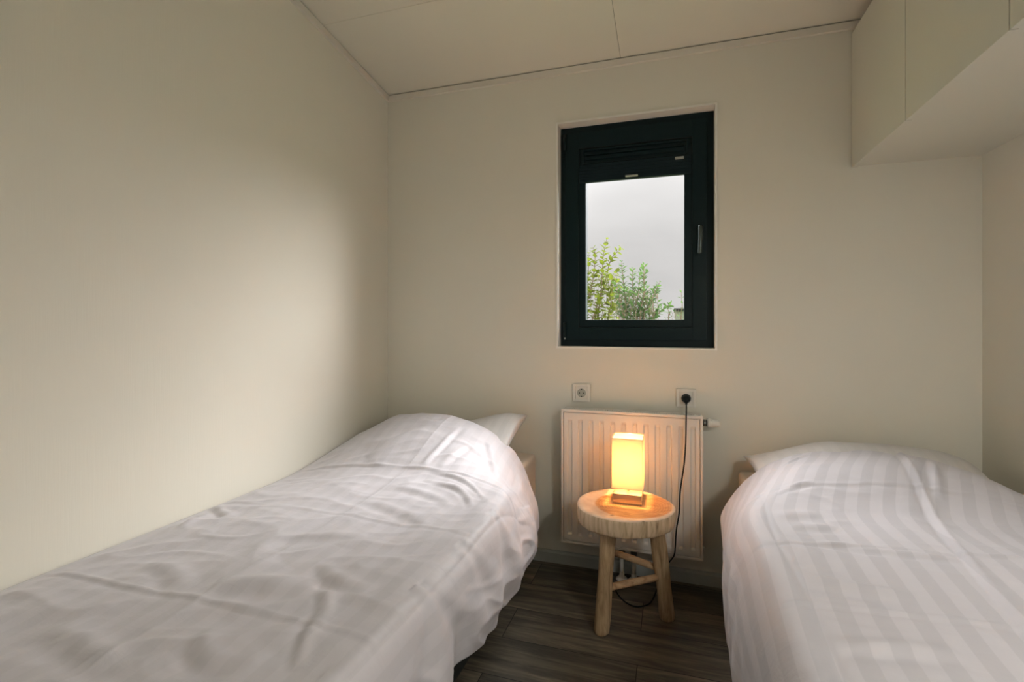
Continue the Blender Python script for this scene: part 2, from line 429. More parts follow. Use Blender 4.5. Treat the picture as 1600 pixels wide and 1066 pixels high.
bm = bmesh.new(); ring(bm, -0.424, 0.084, 1.113, 1.886, 0.033, 0.033, 0.035, 0.003, S+0.006, FY+0.04, 0.003)
mk('glazing_bead', bm, m_frame, win)
bm = bmesh.new(); box(bm, -0.402, 0.062, 2.384, 2.388, 1.135, 1.890); mk('glass_pane', bm, m_glass, win)
# ventilation slot above the glass
bm = bmesh.new()
box(bm, -0.424, 0.084, S+0.014, FY+0.04, 1.884, 1.965)
ring(bm, -0.410, 0.070, 1.888, 1.958, 0.010, 0.010, 0.008, 0.008, S+0.004, S+0.016, 0.002)
box(bm, -0.392, 0.052, S-0.001, S+0.012, 1.928, 1.9335, 0.001)
box(bm, -0.392, 0.052, S+0.006, S+0.012, 1.908, 1.924, 0.002)
box(bm, -0.178, -0.160, S-0.004, S+0.010, 1.926, 1.938, 0.002)
mk('ventilation_slot', bm, m_frame, win)
# pulled-up blind: dark pleated stack with a pull tab and a clip
bm = bmesh.new(); 
for k in range(5): box(bm, -0.421, 0.081, S-0.004, S+0.016, 1.812+k*0.0145, 1.8255+k*0.0145, 0.002)
box(bm, -0.421, 0.081, S-0.007, S+0.018, 1.7995, 1.812, 0.003)
bl = mk('blind', bm, m_blind, win)
bm = bmesh.new(); box(bm, -0.206, -0.149, S-0.020, S-0.004, 1.806, 1.813, 0.003); mk('pull_tab', bm, m_clip, bl)
bm = bmesh.new(); box(bm, 0.012, 0.050, S-0.014, S-0.002, 1.866, 1.876, 0.002); mk('blind_clip', bm, m_clip, bl)
# handle
bm = bmesh.new(); box(bm, 0.103, 0.131, S-0.010, S, 1.500, 1.566, 0.005)
hd = mk('handle_plate', bm, m_frame, win)
bm = bmesh.new(); tube(bm, [(0.117, S-0.008, 1.548), (0.117, S-0.040, 1.548)], 0.009)
tube(bm, spline([(0.117, S-0.040, 1.556), (0.117, S-0.044, 1.530), (0.116, S-0.044, 1.480), (0.114, S-0.040, 1.436)]), 0.0085, 14)
mk('window_handle', bm, m_lever, hd, smooth=True)
for z0 in (1.060, 1.960):
    bm = bmesh.new(); tube(bm, [(-0.490, S-0.006, z0), (-0.490, S-0.006, z0+0.075)], 0.0075, 14)
    mk('hinge', bm, m_frame, win)
bm = bmesh.new(); tube(bm, [(-0.489, S-0.014, 1.056), (-0.489, S-0.006, 1.066)], 0.004, 10); mk('hinge_cap', bm, m_clip, win)

# ------------------------------------------------------------------ wall cabinet over the right bed
cab = empty('wall_cabinet', (0.90, 1.1, 1.755), label='long pale handleless wall cabinet with flat doors over the right bed', cat='cabinet')
bm = bmesh.new()
box(bm, 0.699, XR, YF+0.02, YB-0.0005, 1.757, 1.775)
box(bm, 0.699, XR, YF+0.02, YB-0.0005, 2.262, 2.280)
for y in (YF+0.02, 0.337-0.009, 1.325-0.009, YB-0.0185): box(bm, 0.699, XR, y, y+0.018, 1.775, 2.262)
mk('cabinet_body', bm, m_cab, cab)
edges = [2.2985, 1.817, 1.325, 0.833, 0.341, YF+0.021]
for a, b in zip(edges, edges[1:]):
    bm = bmesh.new(); box(bm, 0.680, 0.698, b+0.0022, a-0.0022, 1.751, 2.284, 0.0008, seg=1)
    mk('cabinet_door', bm, m_cab, cab)

# round fill lamp, added out of view under the cabinet's near end
ul = empty('added_fill_lamp', (0.90, 0.0, 1.755), label='flat round white fill lamp added out of view under the near end of the wall cabinet', cat='lamp')
bm = bmesh.new(); lathe(bm, [(0.0, 0.0), (0.165, 0.0), (0.165, -0.030), (0.160, -0.034), (0.156, -0.030), (0.156, -0.012), (0.0, -0.012)], (0.90, 0.0, 1.7565), 'z', 48)
mk('fill_lamp_housing', bm, m_trim, ul)
rl = bpy.data.lights.new('added_fill_light', 'AREA'); rl.shape = 'DISK'; rl.size = 0.30; rl.energy = 11.5; rl.color = (1.0, 0.98, 0.94)
ro = bpy.data.objects.new('added_fill_light', rl); COL.objects.link(ro); ro.parent = ul; ro.location = (0, 0, -0.033)

# ------------------------------------------------------------------ sockets
def socket(x, z, label):
    s = empty('wall_socket', (x, YB, z), label=label, cat='socket', group='white wall sockets above the radiator')
    h = 0.0405
    bm = bmesh.new(); ring(bm, x-h, x+h, z-h, z+h, 0.013, 0.013, 0.013, 0.013, YB-0.012, YB, 0.0035)
    mk('cover_frame', bm, m_white, s)
    bm = bmesh.new(); box(bm, x-0.0275, x+0.0275, YB-0.010, YB, z-0.0275, z+0.0275, 0.001)
    mk('socket_face', bm, m_white, s)
    bm = bmesh.new(); lathe(bm, [(0.0205, -0.0012), (0.0205, 0.0), (0.0185, 0.0)], (x, YB-0.010, z), 'y', 32)
    lathe(bm, [(0.0185, -0.0002), (0.0, -0.0002)], (x, YB-0.010, z), 'y', 32)
    ins = mk('socket_well', bm, m_clip, s)
    bm = bmesh.new()
    for dx, dz, r in ((-0.0095, 0, 0.0026), (0.0095, 0, 0.0026), (0, 0.0165, 0.0026), (0, -0.0165, 0.0028)):
        lathe(bm, [(r, -0.0014), (r, 0.0)], (x+dx, YB-0.0103, z+dz), 'y', 12)
    mk('contact_hole', bm, m_dark, ins)
socket(-0.4005, 0.808, 'empty white square wall socket with a round two-pin outlet')
socket(0.0575, 0.8045, 'white square wall socket with a black plug pushed in')

# ------------------------------------------------------------------ radiator
rad_ = empty('radiator', (-0.177, 2.235, 0.146), label='white ribbed panel radiator mounted under the window behind the stool', cat='radiator')
RX0, RX1, RZ0, RZ1, RY = -0.476, 0.121, 0.146, 0.746, 2.197
bm = bmesh.new()
nx, nz_ = 300, 80
pitch = (RX1-RX0-0.030)/12.0
def ridge(x, z):
    u = ((x-(RX0+0.015))/pitch) % 1.0
    lo = 0.34
    a = abs(u-0.5)                         # 0 at the middle of the pressed channel
    d = 1 - min(1, max(0, (a-0.15)/0.07))  # 1 in channel
    e = min(1, max(0, (RZ1-0.046-z)/0.014))*min(1, max(0, (z-(RZ0+0.040))/0.006))
    ex = 1.0 if RX0+0.02 < x < RX1-0.02 else 0.0
    return 0.0095*d*e*ex
grid = []
for i in range(nx+1):
    x = RX0+0.0125+(RX1-RX0-0.025)*i/nx
    grid.append([])
    for j in range(nz_+1):
        t_ = j/nz_
        # rows crowd near the ends of the channels
        z = RZ0+0.0135+(RZ1-RZ0-0.0285)*(t_ if False else (0.5-0.5*math.cos(PI*t_))*0.75+t_*0.25)
        grid[-1].append(bm.verts.new((x, RY-0.001+ridge(x, z), z)))
for i in range(nx):
    for j in range(nz_):
        bm.faces.new((grid[i][j], grid[i+1][j], grid[i+1][j+1], grid[i][j+1]))
mk('front_panel', bm, m_radi, rad_, smooth=True)
bm = bmesh.new()
ring(bm, RX0, RX1, RZ0, RZ1, 0.0100, 0.0100, 0.0110, 0.0125, RY-0.003, RY+0.012, 0.0015)
box(bm, RX0+0.006, RX1-0.006, RY+0.008, RY+0.012, RZ0+0.006, RZ1-0.006)
mk('panel_rim', bm, m_radi, rad_)
bm = bmesh.new()
box(bm, RX0+0.004, RX1-0.004, RY+0.0125, RY+0.066, RZ0+0.012, RZ1-0.016)
mk('convector', bm, m_radi, rad_)
bm = bmesh.new()
box(bm, RX0+0.004, RX0+0.008, RY+0.0125, RY+0.068, RZ0+0.008, RZ1-0.004, 0.001)
mk('side_cover', bm, m_radi, rad_)
bm = bmesh.new(); box(bm, RX1-0.008, RX1-0.004, RY+0.0125, RY+0.068, RZ0+0.008, RZ1-0.004, 0.001)
mk('side_cover', bm, m_radi, rad_)
bm = bmesh.new()
n = 58; w = (RX1-RX0-0.020)/n
box(bm, RX0+0.008, RX1-0.008, RY+0.0125, RY+0.068, RZ1-0.0155, RZ1-0.0095, mi=1)
for k in range(n+1): box(bm, RX0+0.010+k*w-0.0020, RX0+0.010+k*w+0.0020, RY+0.0125, RY+0.034, RZ1-0.0090, RZ1-0.0005)
box(bm, RX0+0.006, RX1-0.006, RY+0.032, RY+0.068, RZ1-0.0090, RZ1-0.0005)
mk('top_grille', bm, [m_radi, m_dark], rad_)
for x in (RX0+0.12, RX1-0.12):
    bm = bmesh.new(); box(bm, x-0.015, x+0.015, RY+0.060, YB, RZ0+0.10, RZ1-0.08, 0.001); mk('bracket', bm, m_radi, rad_)
bm = bmesh.new()
lathe(bm, [(0.0, -0.014), (0.014, -0.014), (0.014, 0.008), (0.0, 0.008)], (0.132, 2.240, 0.712), 'x', 24)
vn = mk('valve_neck', bm, m_tap, rad_)
bm = bmesh.new()
prof = [(0.0, 0.0), (0.0170, 0.0), (0.0190, 0.004)]
for k in range(6): prof += [(0.0190-k*0.0006, 0.006+k*0.006), (0.0180-k*0.0006, 0.0075+k*0.006), (0.0190-k*0.0006, 0.009+k*0.006)]
prof += [(0.0135, 0.046), (0.011, 0.049), (0.0, 0.049)]
lathe(bm, prof, (0.140, 2.240, 0.712), 'x', 28); mk('thermostat_knob', bm, m_white, vn)
for x, z in ((RX0-0.002, RZ1-0.028), (RX1+0.002, RZ0+0.036)):
    bm = bmesh.new(); lathe(bm, [(0.0, -0.006), (0.008, -0.006), (0.008, 0.006), (0.0, 0.006)], (x, 2.240, z), 'x', 16); mk('end_plug', bm, m_white, rad_)
for x in (-0.212, -0.160):
    bm = bmesh.new(); tube(bm, [(x, 2.235, 0.0), (x, 2.235, 0.105)], 0.0085, 16); pp = mk('supply_pipe', bm, m_white, rad_)
    bm = bmesh.new(); tube(bm, [(x, 2.235, 0.100), (x, 2.235, 0.135), (x, 2.235, 0.160)], [0.014, 0.014, 0.010], 16); mk('pipe_valve', bm, m_tap, pp)
    bm = bmesh.new(); lathe(bm, [(0.026, 0.0), (0.026, 0.003), (0.021, 0.009), (0.012, 0.014), (0.011, 0.030), (0.009, 0.031)], (x, 2.235, 0.0), 'z', 24); mk('pipe_collar', bm, m_white, pp)

# ------------------------------------------------------------------ stool
cx, cy = SEAT_C; ST = 0.450
stool = empty('stool', (cx, cy, 0), label='round three-legged stool sawn from a pale wood trunk slice, standing before the radiator', cat='stool')
def rim_r(a): return 0.178*(1+0.020*math.sin(a*2+0.6)+0.014*math.sin(a*3+1.9)+0.006*math.sin(a*7))
bm = bmesh.new(); NA = 120
prof = [(0.90, -0.064), (0.965, -0.062), (0.985, -0.055), (1.0, -0.035), (1.0, -0.012), (0.992, -0.003), (0.975, 0.0)]
inner = [(0.93, 0.0005), (0.86, -0.0005), (0.80, -0.004), (0.70, -0.0065), (0.5, -0.008), (0.25, -0.008), (0.08, -0.008)]
rows = []
for r, h in prof + inner:
    row = []
    for k in range(NA):
        a = 2*PI*k/NA; q = rim_r(a)*r
        z = ST+h + (0.0010*math.sin(9*a)+0.0008*math.sin(23*a) if h < -0.03 else 0)
        if r >= 0.98: # a drying crack in the edge facing the room
            da = (a-math.radians(-62.5)+PI) % (2*PI)-PI
            q -= 0.012*max(0, 1-abs(da)/0.03)
        row.append(bm.verts.new((cx+q*math.cos(a), cy+q*math.sin(a), z)))
    rows.append(row)
for i, (a, b) in enumerate(zip(rows, rows[1:])):
    for k in range(NA):
        f_ = bm.faces.new((a[k], a[(k+1) % NA], b[(k+1) % NA], b[k])); f_.smooth = True
        f_.material_index = 0 if i >= 5 else 1
bm.faces.new(rows[0][::-1]).material_index = 1; bm.faces.new(rows[-1])
mk('seat', bm, [m_top, m_edge], stool)
legs = [((-0.246, 1.825), (-0.222, 1.855)), ((-0.018, 1.990), (-0.060, 1.968)), ((-0.272, 2.060), (-0.236, 2.035))]
def leg_at(i, z):
    a, b = legs[i]; t = z/0.39
    return Vector((a[0]+(b[0]-a[0])*t, a[1]+(b[1]-a[1])*t, z))
for i in range(3):
    bm = bmesh.new(); N = 18; K = 16; rr = []
    for j in range(N+1):
        z = 0.388*j/N; c0 = leg_at(i, z); row = []
        for k in range(K):
            a = 2*PI*k/K
            r = (0.0275+0.0015*math.sin(j*0.5+i*2))*(1+0.05*math.sin(2*a+i)+0.04*math.sin(3*a+j*0.25))
            if j == 0: r *= 0.88
            row.append(bm.verts.new((c0.x+r*math.cos(a), c0.y+r*math.sin(a), z if j else 0.0)))
        if j == 0:
            rr.append(row); c1 = leg_at(i, 0.006)
            rr.append([bm.verts.new((c1.x+0.0280*math.cos(2*PI*k/K), c1.y+0.0280*math.sin(2*PI*k/K), 0.006)) for k in range(K)])
        else: rr.append(row)
    for a, b in zip(rr, rr[1:]):
        for k in range(K): bm.faces.new((a[k], a[(k+1) % K], b[(k+1) % K], b[k])).smooth = True
    bm.faces.new(rr[0][::-1]); bm.faces.new(rr[-1])
    mk('leg', bm, m_leg, stool)
for (i, zi), (j, zj), r in (((0, 0.158), (1, 0.163), 0.0125), ((2, 0.205), (1, 0.190), 0.0125), ((0, 0.205), (2, 0.215), 0.0120)):
    a, b = leg_at(i, zi), leg_at(j, zj); d = (b-a).normalized()
    bm = bmesh.new(); tube(bm, [a+d*0.012+Vector((0,0,0)), a.lerp(b, .5)+Vector((0, 0, 0.001)), b-d*0.012], [r, r*1.08, r], 14)
    mk('stretcher', bm, m_rung, stool)

# ------------------------------------------------------------------ table lamp
LX0, LX1, LY0, LY1 = -0.2165, -0.1095, 1.929, 2.036
LZ = ST-0.008
lamp = empty('table_lamp', ((LX0+LX1)/2, (LY0+LY1)/2, LZ), label='small lit table lamp with a tall square white shade on the stool', cat='lamp')
lx, ly = (LX0+LX1)/2, (LY0+LY1)/2
bm = bmesh.new(); box(bm, LX0, LX1, LY0, LY1, LZ, LZ+0.037, 0.0015); mk('lamp_base', bm, m_steel, lamp)
bm = bmesh.new(); tube(bm, [(lx, ly, LZ+0.036), (lx, ly, LZ+0.085)], 0.0045, 16); tube(bm, [(lx, ly, LZ+0.085), (lx, ly, LZ+0.120)], 0.013, 20)
mk('lamp_stem', bm, m_steel, lamp)
SX0, SX1, SY0, SY1, SZ0, SZ1 = lx-0.0580, lx+0.0580, ly-0.0580, ly+0.0580, LZ+0.058, LZ+0.250
bm = bmesh.new()
w_ = 0.0012
box(bm, SX0, SX1, SY0, SY0+w_, SZ0, SZ1); box(bm, SX0, SX1, SY1-w_, SY1, SZ0, SZ1)
box(bm, SX0, SX0+w_, SY0+w_, SY1-w_, SZ0, SZ1); box(bm, SX1-w_, SX1, SY0+w_, SY1-w_, SZ0, SZ1)
shade = mk('lamp_shade', bm, m_shade, lamp)
for z in (SZ0+0.001, SZ1-0.003):
    bm = bmesh.new()
    for a, b in (((SX0+.002, SY0+.002, z), (SX1-.002, SY0+.002, z)), ((SX1-.002, SY0+.002, z), (SX1-.002, SY1-.002, z)), ((SX1-.002, SY1-.002, z), (SX0+.002, SY1-.002, z)), ((SX0+.002, SY1-.002, z), (SX0+.002, SY0+.002, z))):
        tube(bm, [a, b], 0.0012, 8)
    if z < SZ0+0.01: tube(bm, [(SX0+.002, ly, z), (SX1-.002, ly, z)], 0.0012, 8)
    mk('shade_wire', bm, m_steel, shade)
bz = LZ+0.145
bm = bmesh.new(); lathe(bm, [(0.002, -0.028), (0.012, -0.026), (0.014, -0.018), (0.021, 0.0), (0.0225, 0.010), (0.019, 0.022), (0.010, 0.030), (0.001, 0.032)], (lx, ly, bz), 'z', 24)
mk('light_bulb', bm, m_bulb, lamp, smooth=True)
lt = bpy.data.lights.new('lamp_light', 'POINT'); lt.energy = 5.6; lt.shadow_soft_size = 0.024; lt.color = (1.0, 0.53, 0.18)
lo = bpy.data.objects.new('lamp_light', lt); COL.objects.link(lo); lo.parent = lamp; lo.location = Vector((lx, ly, bz+0.004))-Vector(lamp.location)
# cord: from the plug down past the radiator, looped on the floor, up behind the seat to the lamp
cord_pts = [(0.0575, 2.262, 0.790), (0.0570, 2.225, 0.772), (0.055, 2.176, 0.740), (0.053, 2.172, 0.640), (0.048, 2.170, 0.560), (0.040, 2.168, 0.500), (0.031, 2.168, 0.430), (0.028, 2.170, 0.350),
            (0.016, 2.170, 0.270), (0.012, 2.168, 0.200), (0.006, 2.165, 0.165), (-0.020, 2.160, 0.125), (-0.050, 2.135, 0.060), (-0.075, 2.090, 0.012), (-0.100, 2.050, 0.004), (-0.150, 2.030, 0.004), (-0.205, 2.080, 0.004),
            (-0.245, 2.145, 0.030), (-0.262, 2.150, 0.120), (-0.235, 2.140, 0.200), (-0.208, 2.128, 0.300), (-0.185, 2.118, 0.400), (-0.170, 2.106, 0.452), (-0.165, 2.080, 0.462), (lx, 2.050, LZ+0.010), (lx, LY1-0.002, LZ+0.012)]
bm = bmesh.new(); tube(bm, spline(cord_pts, 8), 0.0029, 10); mk('cord', bm, m_cord, lamp, smooth=True)
bm = bmesh.new(); lathe(bm, [(0.0, 0.0), (0.0195, 0.0), (0.0200, -0.006), (0.0190, -0.016), (0.0150, -0.030), (0.010, -0.036), (0.0, -0.037)], (0.0575, YB-0.0115, 0.8045), 'y', 28)
box(bm, 0.0525, 0.0625, 2.256, 2.286, 0.782, 0.806, 0.003)
mk('plug', bm, m_cord, lamp)

# ------------------------------------------------------------------ beds
def bed(name, x0, x1, label, zc_=0.515):
    y0, y1 = 0.27, 2.275
    b = empty(name, ((x0+x1)/2, (y0+y1)/2, 0), label=label, cat='bed')
    bm = bmesh.new(); box(bm, x0+0.005, x1-0.005, y0+0.005, y1-0.003, 0.055, 0.290, 0.012); mk('box_spring', bm, m_box, b)
    bm = bmesh.new(); box(bm, x0+0.002, x1-0.002, y0, y1, 0.292, zc_, 0.028, seg=5); mk('mattress', bm, m_sheet, b, smooth=True)
    for x in (x0+0.06, x1-0.045):
        for y in (y0+0.07, y1-0.045):
            bm = bmesh.new(); lathe(bm, [(0.0, 0.0), (0.022, 0.0), (0.028, 0.060), (0.0, 0.060)], (x, y, 0), 'z', 20); mk('leg', bm, m_box, b)
    return b
bed('bed', -1.432, -0.612, 'single bed against the left wall, dark box spring and cream sheet')
bed('bed', 0.262, 1.090, 'single bed in the right corner, its cream mattress edge beside the radiator')

def smooth(t): t = max(0.0, min(1.0, t)); return t*t*(3-2*t)
def lerp_poly(poly, n):
    P = [Vector((p[0], p[1])) for p in poly]
    sp_ = spline([(p.x, p.y, 0) for p in P], 10)
    L = [0.0]
    for a, b in zip(sp_, sp_[1:]): L.append(L[-1]+(b-a).length)
    out = []; j = 0
    for i in range(n+1):
        t = L[-1]*i/n
        while j < len(L)-2 and L[j+1] < t: j += 1
        k = (t-L[j])/max(1e-9, L[j+1]-L[j]); out.append(sp_[j].lerp(sp_[j+1], min(1, max(0, k))))
    return out, L[-1]

def nz3(x, y, z=0.0): return noise.noise(Vector((x, y, z)))
def duvet(name, stations, yfoot, disp, mat, label, hem_first=False, flip=False, N=300, step=0.0052, uoff=0.0, fixed=None):
    """stations: [(y, [(x, z) ...])]; the sections are resampled by length and blended along the bed"""
    ys = [s[0] for s in stations]
    secs = [lerp_poly(s[1], N) for s in stations]
    rows = []
    yend = ys[-1]
    nrow = int((yend-yfoot)/step)
    ylist = [(yfoot-0.004, -0.20), (yfoot-0.003, -0.12), (yfoot, -0.05), (yfoot+0.008, -0.02), (yfoot+0.022, -0.006)]
    ylist += [(yfoot+0.04+(yend-yfoot-0.04)*i/nrow, 0.0) for i in range(nrow+1)]
    ylist += [(yend+0.008, -0.006), (yend+0.012, -0.018), (yend+0.006, -0.030)]
    bm = bmesh.new(); uvl = bm.loops.layers.uv.new('UVMap'); uv = {}
    for ri, (yy, dz) in enumerate(ylist):
        y = min(max(yy, ys[0]), ys[-1])
        k = 0
        while k < len(ys)-2 and ys[k+1] < y: k += 1
        t = (y-ys[k])/(ys[k+1]-ys[k])
        # smooth blend (Catmull-Rom in the section index)
        k0, k3 = max(k-1, 0), min(k+2, len(ys)-1)
        def cr(a, b, c_, d):
            return 0.5*((2*b)+(c_-a)*t+(2*a-5*b+4*c_-d)*t*t+(3*b-a-3*c_+d)*t**3)
        S_ = [cr(secs[k0][0][i], secs[k][0][i], secs[k+1][0][i], secs[k3][0][i]) for i in range(N+1)]
        Ls = secs[k][1]*(1-t)+secs[k+1][1]*t
        row = []
        for i in range(N+1):
            a, b = S_[max(i-1, 0)], S_[min(i+1, N)]
            tx, tz = b.x-a.x, b.y-a.y; q = math.hypot(tx, tz) or 1
            nx_, nz_2 = -tz/q, tx/q
            if nz_2 < 0 and abs(nz_2) > 0.3: nx_, nz_2 = -nx_, -nz_2
            if flip: sdist = (1-i/N)*Ls
            else: sdist = i/N*Ls
            h, dy = disp(S_[i].x, min(y, yend), S_[i].y, sdist, Ls)
            x = S_[i].x+nx_*h; z = S_[i].y+nz_2*h+dz
            if fixed: x = fixed(x)
            te = 1-i/N if hem_first else i/N
            cp = 0.09*smooth((te-0.78)/0.22)*smooth((min(yy, yend)-(yend-0.30))/0.30)
            yv = yy
            if ri >= len(ylist)-3:       # the head edge rolls under on top and simply ends down the side
                q_ = smooth((te-0.40)/0.30); z -= dz*q_
                yv = yy*(1-q_)+(yend+0.002*(ri-len(ylist)+4))*q_
            v = bm.verts.new((x, yv+dy-cp, z)); uv[v] = (S_[i].x if False else sdist+uoff, yy); row.append(v)
        rows.append(row)
    for a, b in zip(rows, rows[1:]):
        for i in range(N):
            f_ = bm.faces.new((a[i], a[i+1], b[i+1], b[i])); f_.smooth = True
            for lp in f_.loops: lp[uvl].uv = uv[lp.vert]
    me = bpy.data.meshes.new(name); bm.to_mesh(me); bm.free(); me.materials.append(mat)
    o = bpy.data.objects.new(name, me); COL.objects.link(o)
    sd = o.modifiers.new('thickness', 'SOLIDIFY'); sd.thickness = 0.014; sd.offset = -1.0
    return tag(o, label, 'duvet')

def gauss(d, w): return math.exp(-(d/w)**2)
def crease(d, w=0.006): return math.exp(-abs(d)/w)
def seg_d(px, py, ax, ay, bx, by):
    vx, vy = bx-ax, by-ay; L2 = vx*vx+vy*vy
    t = max(0, min(1, ((px-ax)*vx+(py-ay)*vy)/L2))
    s = ((px-ax)*vy-(py-ay)*vx)/math.sqrt(L2)
    return math.hypot(px-ax-t*vx, py-ay-t*vy), t, s
def fold(x, y, ax, ay, bx, by, w, h, bend=0.0):
    """a soft ridge with a sharper far side, fading to its ends"""
    d, t, s = seg_d(x, y, ax, ay, bx, by)
    s2 = s + bend*math.sin(PI*t)
    e = math.sin(PI*min(1, max(0, t)))**0.6 if 0 < t < 1 else 0
    return h*e*(gauss(s2, w)-0.55*gauss(s2-1.7*w, w*0.8))

def ridged(x, y, s=0.0): return 1-abs(nz3(x, y, s))*2.2

# left bed: the cloth lies against the wall at x=-1.43 and hangs over the near side
Lflat = [(-1.431, .528), (-1.37, .545), (-1.15, .560), (-0.90, .563), (-0.66, .562), (-0.545, .560), (-0.500, .548), (-0.478, .505), (-0.468, .44), (-0.462, .37), (-0.470, .285)]
Lnear = [(-1.431, .530), (-1.37, .542), (-1.15, .556), (-0.90, .560), (-0.66, .560), (-0.545, .558), (-0.498, .545), (-0.480, .495), (-0.474, .44), (-0.472, .39), (-0.478, .345)]
Lmid = [(-1.431, .532), (-1.36, .552), (-1.15, .580), (-0.90, .585), (-0.70, .580), (-0.585, .566), (-0.530, .545), (-0.500, .490), (-0.480, .42), (-0.468, .35), (-0.472, .275)]
Lup = [(-1.431, .560), (-1.36, .600), (-1.20, .645), (-1.00, .668), (-0.84, .650), (-0.715, .605), (-0.620, .545), (-0.550, .462), (-0.510, .40), (-0.485, .335), (-0.480, .280)]
Lhead = [(-1.431, .590), (-1.352, .640), (-1.23, .697), (-1.07, .720), (-0.93, .720), (-0.775, .676), (-0.690, .622), (-0.622, .555), (-0.558, .455), (-0.515, .375), (-0.503, .310)]
def disp_l(x, y, z, s, L):
    h = 0.0
    hang = smooth((x+0.53)/0.05)                        # 0 on top, 1 down the side
    topw = 1-hang
    wallf = smooth((x+1.43)/0.10)
    # broad quilt softness
    h += 0.007*nz3(x*3.1, y*2.6, 1.3)*wallf
    h += 0.0045*nz3(x*8+y*2, y*5, 4.1)*topw*wallf
    # long gentle pulls running across
    h += 0.0026*max(0, ridged(x*5+2*y, y*11-x*4, 9.0)-0.35)*topw*wallf*2
    # packing creases: two along, three across
    wob = 0.006*nz3(y*4, 0.0, 7.7)
    h -= 0.0040*crease(x+0.500+wob, 0.0050)*smooth((1.78-y)/0.1)
    h += 0.0018*crease(x+0.925+0.012*(y-1.2)+wob*0.6, 0.005)*topw
    for yc, a in ((1.622, 0.0046), (1.245, 0.0022), (0.770, 0.0036)):
        yw = yc+0.012*nz3(x*5, yc*3)+0.02*(x+0.9)*(1 if yc > 1.5 else -0.6)
        h += a*crease(y-yw, 0.006)*topw*wallf-0.7*a*crease(y-yw+0.013, 0.007)*topw*wallf
    if topw > 0.02:
        # photographed folds
        for q in ((-0.93, 0.800, -0.72, 0.880, 0.030, 0.019, 0.02), (-0.78, 0.980, -0.60, 0.905, 0.020, 0.013, -0.02), (-0.70, 0.88, -0.62, 0.74, 0.016, 0.011, 0.012),
                  (-0.82, 0.70, -0.66, 0.66, 0.022, 0.015, -0.03), (-0.66, 0.80, -0.59, 0.66, 0.012, 0.008, 0.0), (-1.00, 1.05, -0.78, 1.14, 0.022, 0.008, 0.01),
                  (-0.96, 1.36, -0.66, 1.27, 0.024, 0.009, 0.02), (-0.88, 1.48, -0.64, 1.40, 0.018, 0.008, 0.02), (-0.82, 1.55, -0.58, 1.42, 0.012, 0.008, 0.035), (-0.86, 1.61, -0.57, 1.49, 0.010, 0.008, 0.04),
                  (-0.88, 1.63, -0.86, 1.93, 0.012, 0.011, 0.0), (-0.82, 1.64, -0.78, 1.84, 0.014, 0.008, 0.0), (-0.72, 1.93, -0.60, 1.72, 0.014, 0.010, 0.0), (-0.60, 1.98, -0.56, 1.70, 0.011, 0.009, 0.01),
                  (-1.20, 0.86, -0.98, 0.78, 0.024, 0.010, 0.02), (-1.36, 1.16, -1.30, 1.04, 0.016, 0.010, 0.0), (-1.40, 1.22, -1.24, 1.14, 0.014, 0.008, 0.0), (-1.10, 0.62, -0.86, 0.58, 0.025, 0.012, 0.0), (-0.98, 1.86, -1.14, 1.66, 0.03, 0.010, 0.0)):
            h += 0.62*fold(x+0.012*nz3(y*9, x*3, 5.5), y+0.018*nz3(x*7, y*4, 6.6), *q)*topw
        wx = x+0.05*nz3(x*4, y*4, 21.0); wy = y+0.05*nz3(x*4, y*4, 31.0)
        near = 0.35+0.65*smooth((1.35-y)/0.4)
        h += 0.0075*near*max(0, 1-abs(nz3(wx*3.6+wy*1.5, wy*6.5-wx*2.2, 40.0))*3.2)*topw*wallf
    if hang > 0:
        dn = smooth((0.56-z)/0.22)*smooth((2.02-y)/0.22)
        # flutes falling from the pinched points on the edge crease
        for yc, a in ((1.415, 0.008), (0.955, 0.013), (0.64, 0.010), (1.18, 0.006)):
            d = (y-yc-0.16*(0.55-z)); wd = 0.030+0.16*dn
            h += 1.35*a*math.sin(d/(0.011+0.030*dn)+yc*9)*gauss(d, wd)*(0.35+0.65*dn)
        h += 0.016*dn*nz3(y*5.5, z*5, 3.3)+0.006*dn*nz3(y*15, z*7, 8.8)
        h += 0.010*dn*max(0, ridged(y*6+z*9, z*7-y*3, 2.0)-0.4)
    dy = 0.004*nz3(x*6, y*6, 12.0)
    return h, dy
duvet('duvet', [(0.20, Lnear), (0.9, Lnear), (1.3, Lflat), (1.58, Lmid), (1.80, Lup), (2.02, Lhead)], 0.20, disp_l, m_duvet_l,
      'white satin-striped duvet spread over the bed by the left wall', flip=False, uoff=0.0, fixed=lambda x: max(x, -1.4318))

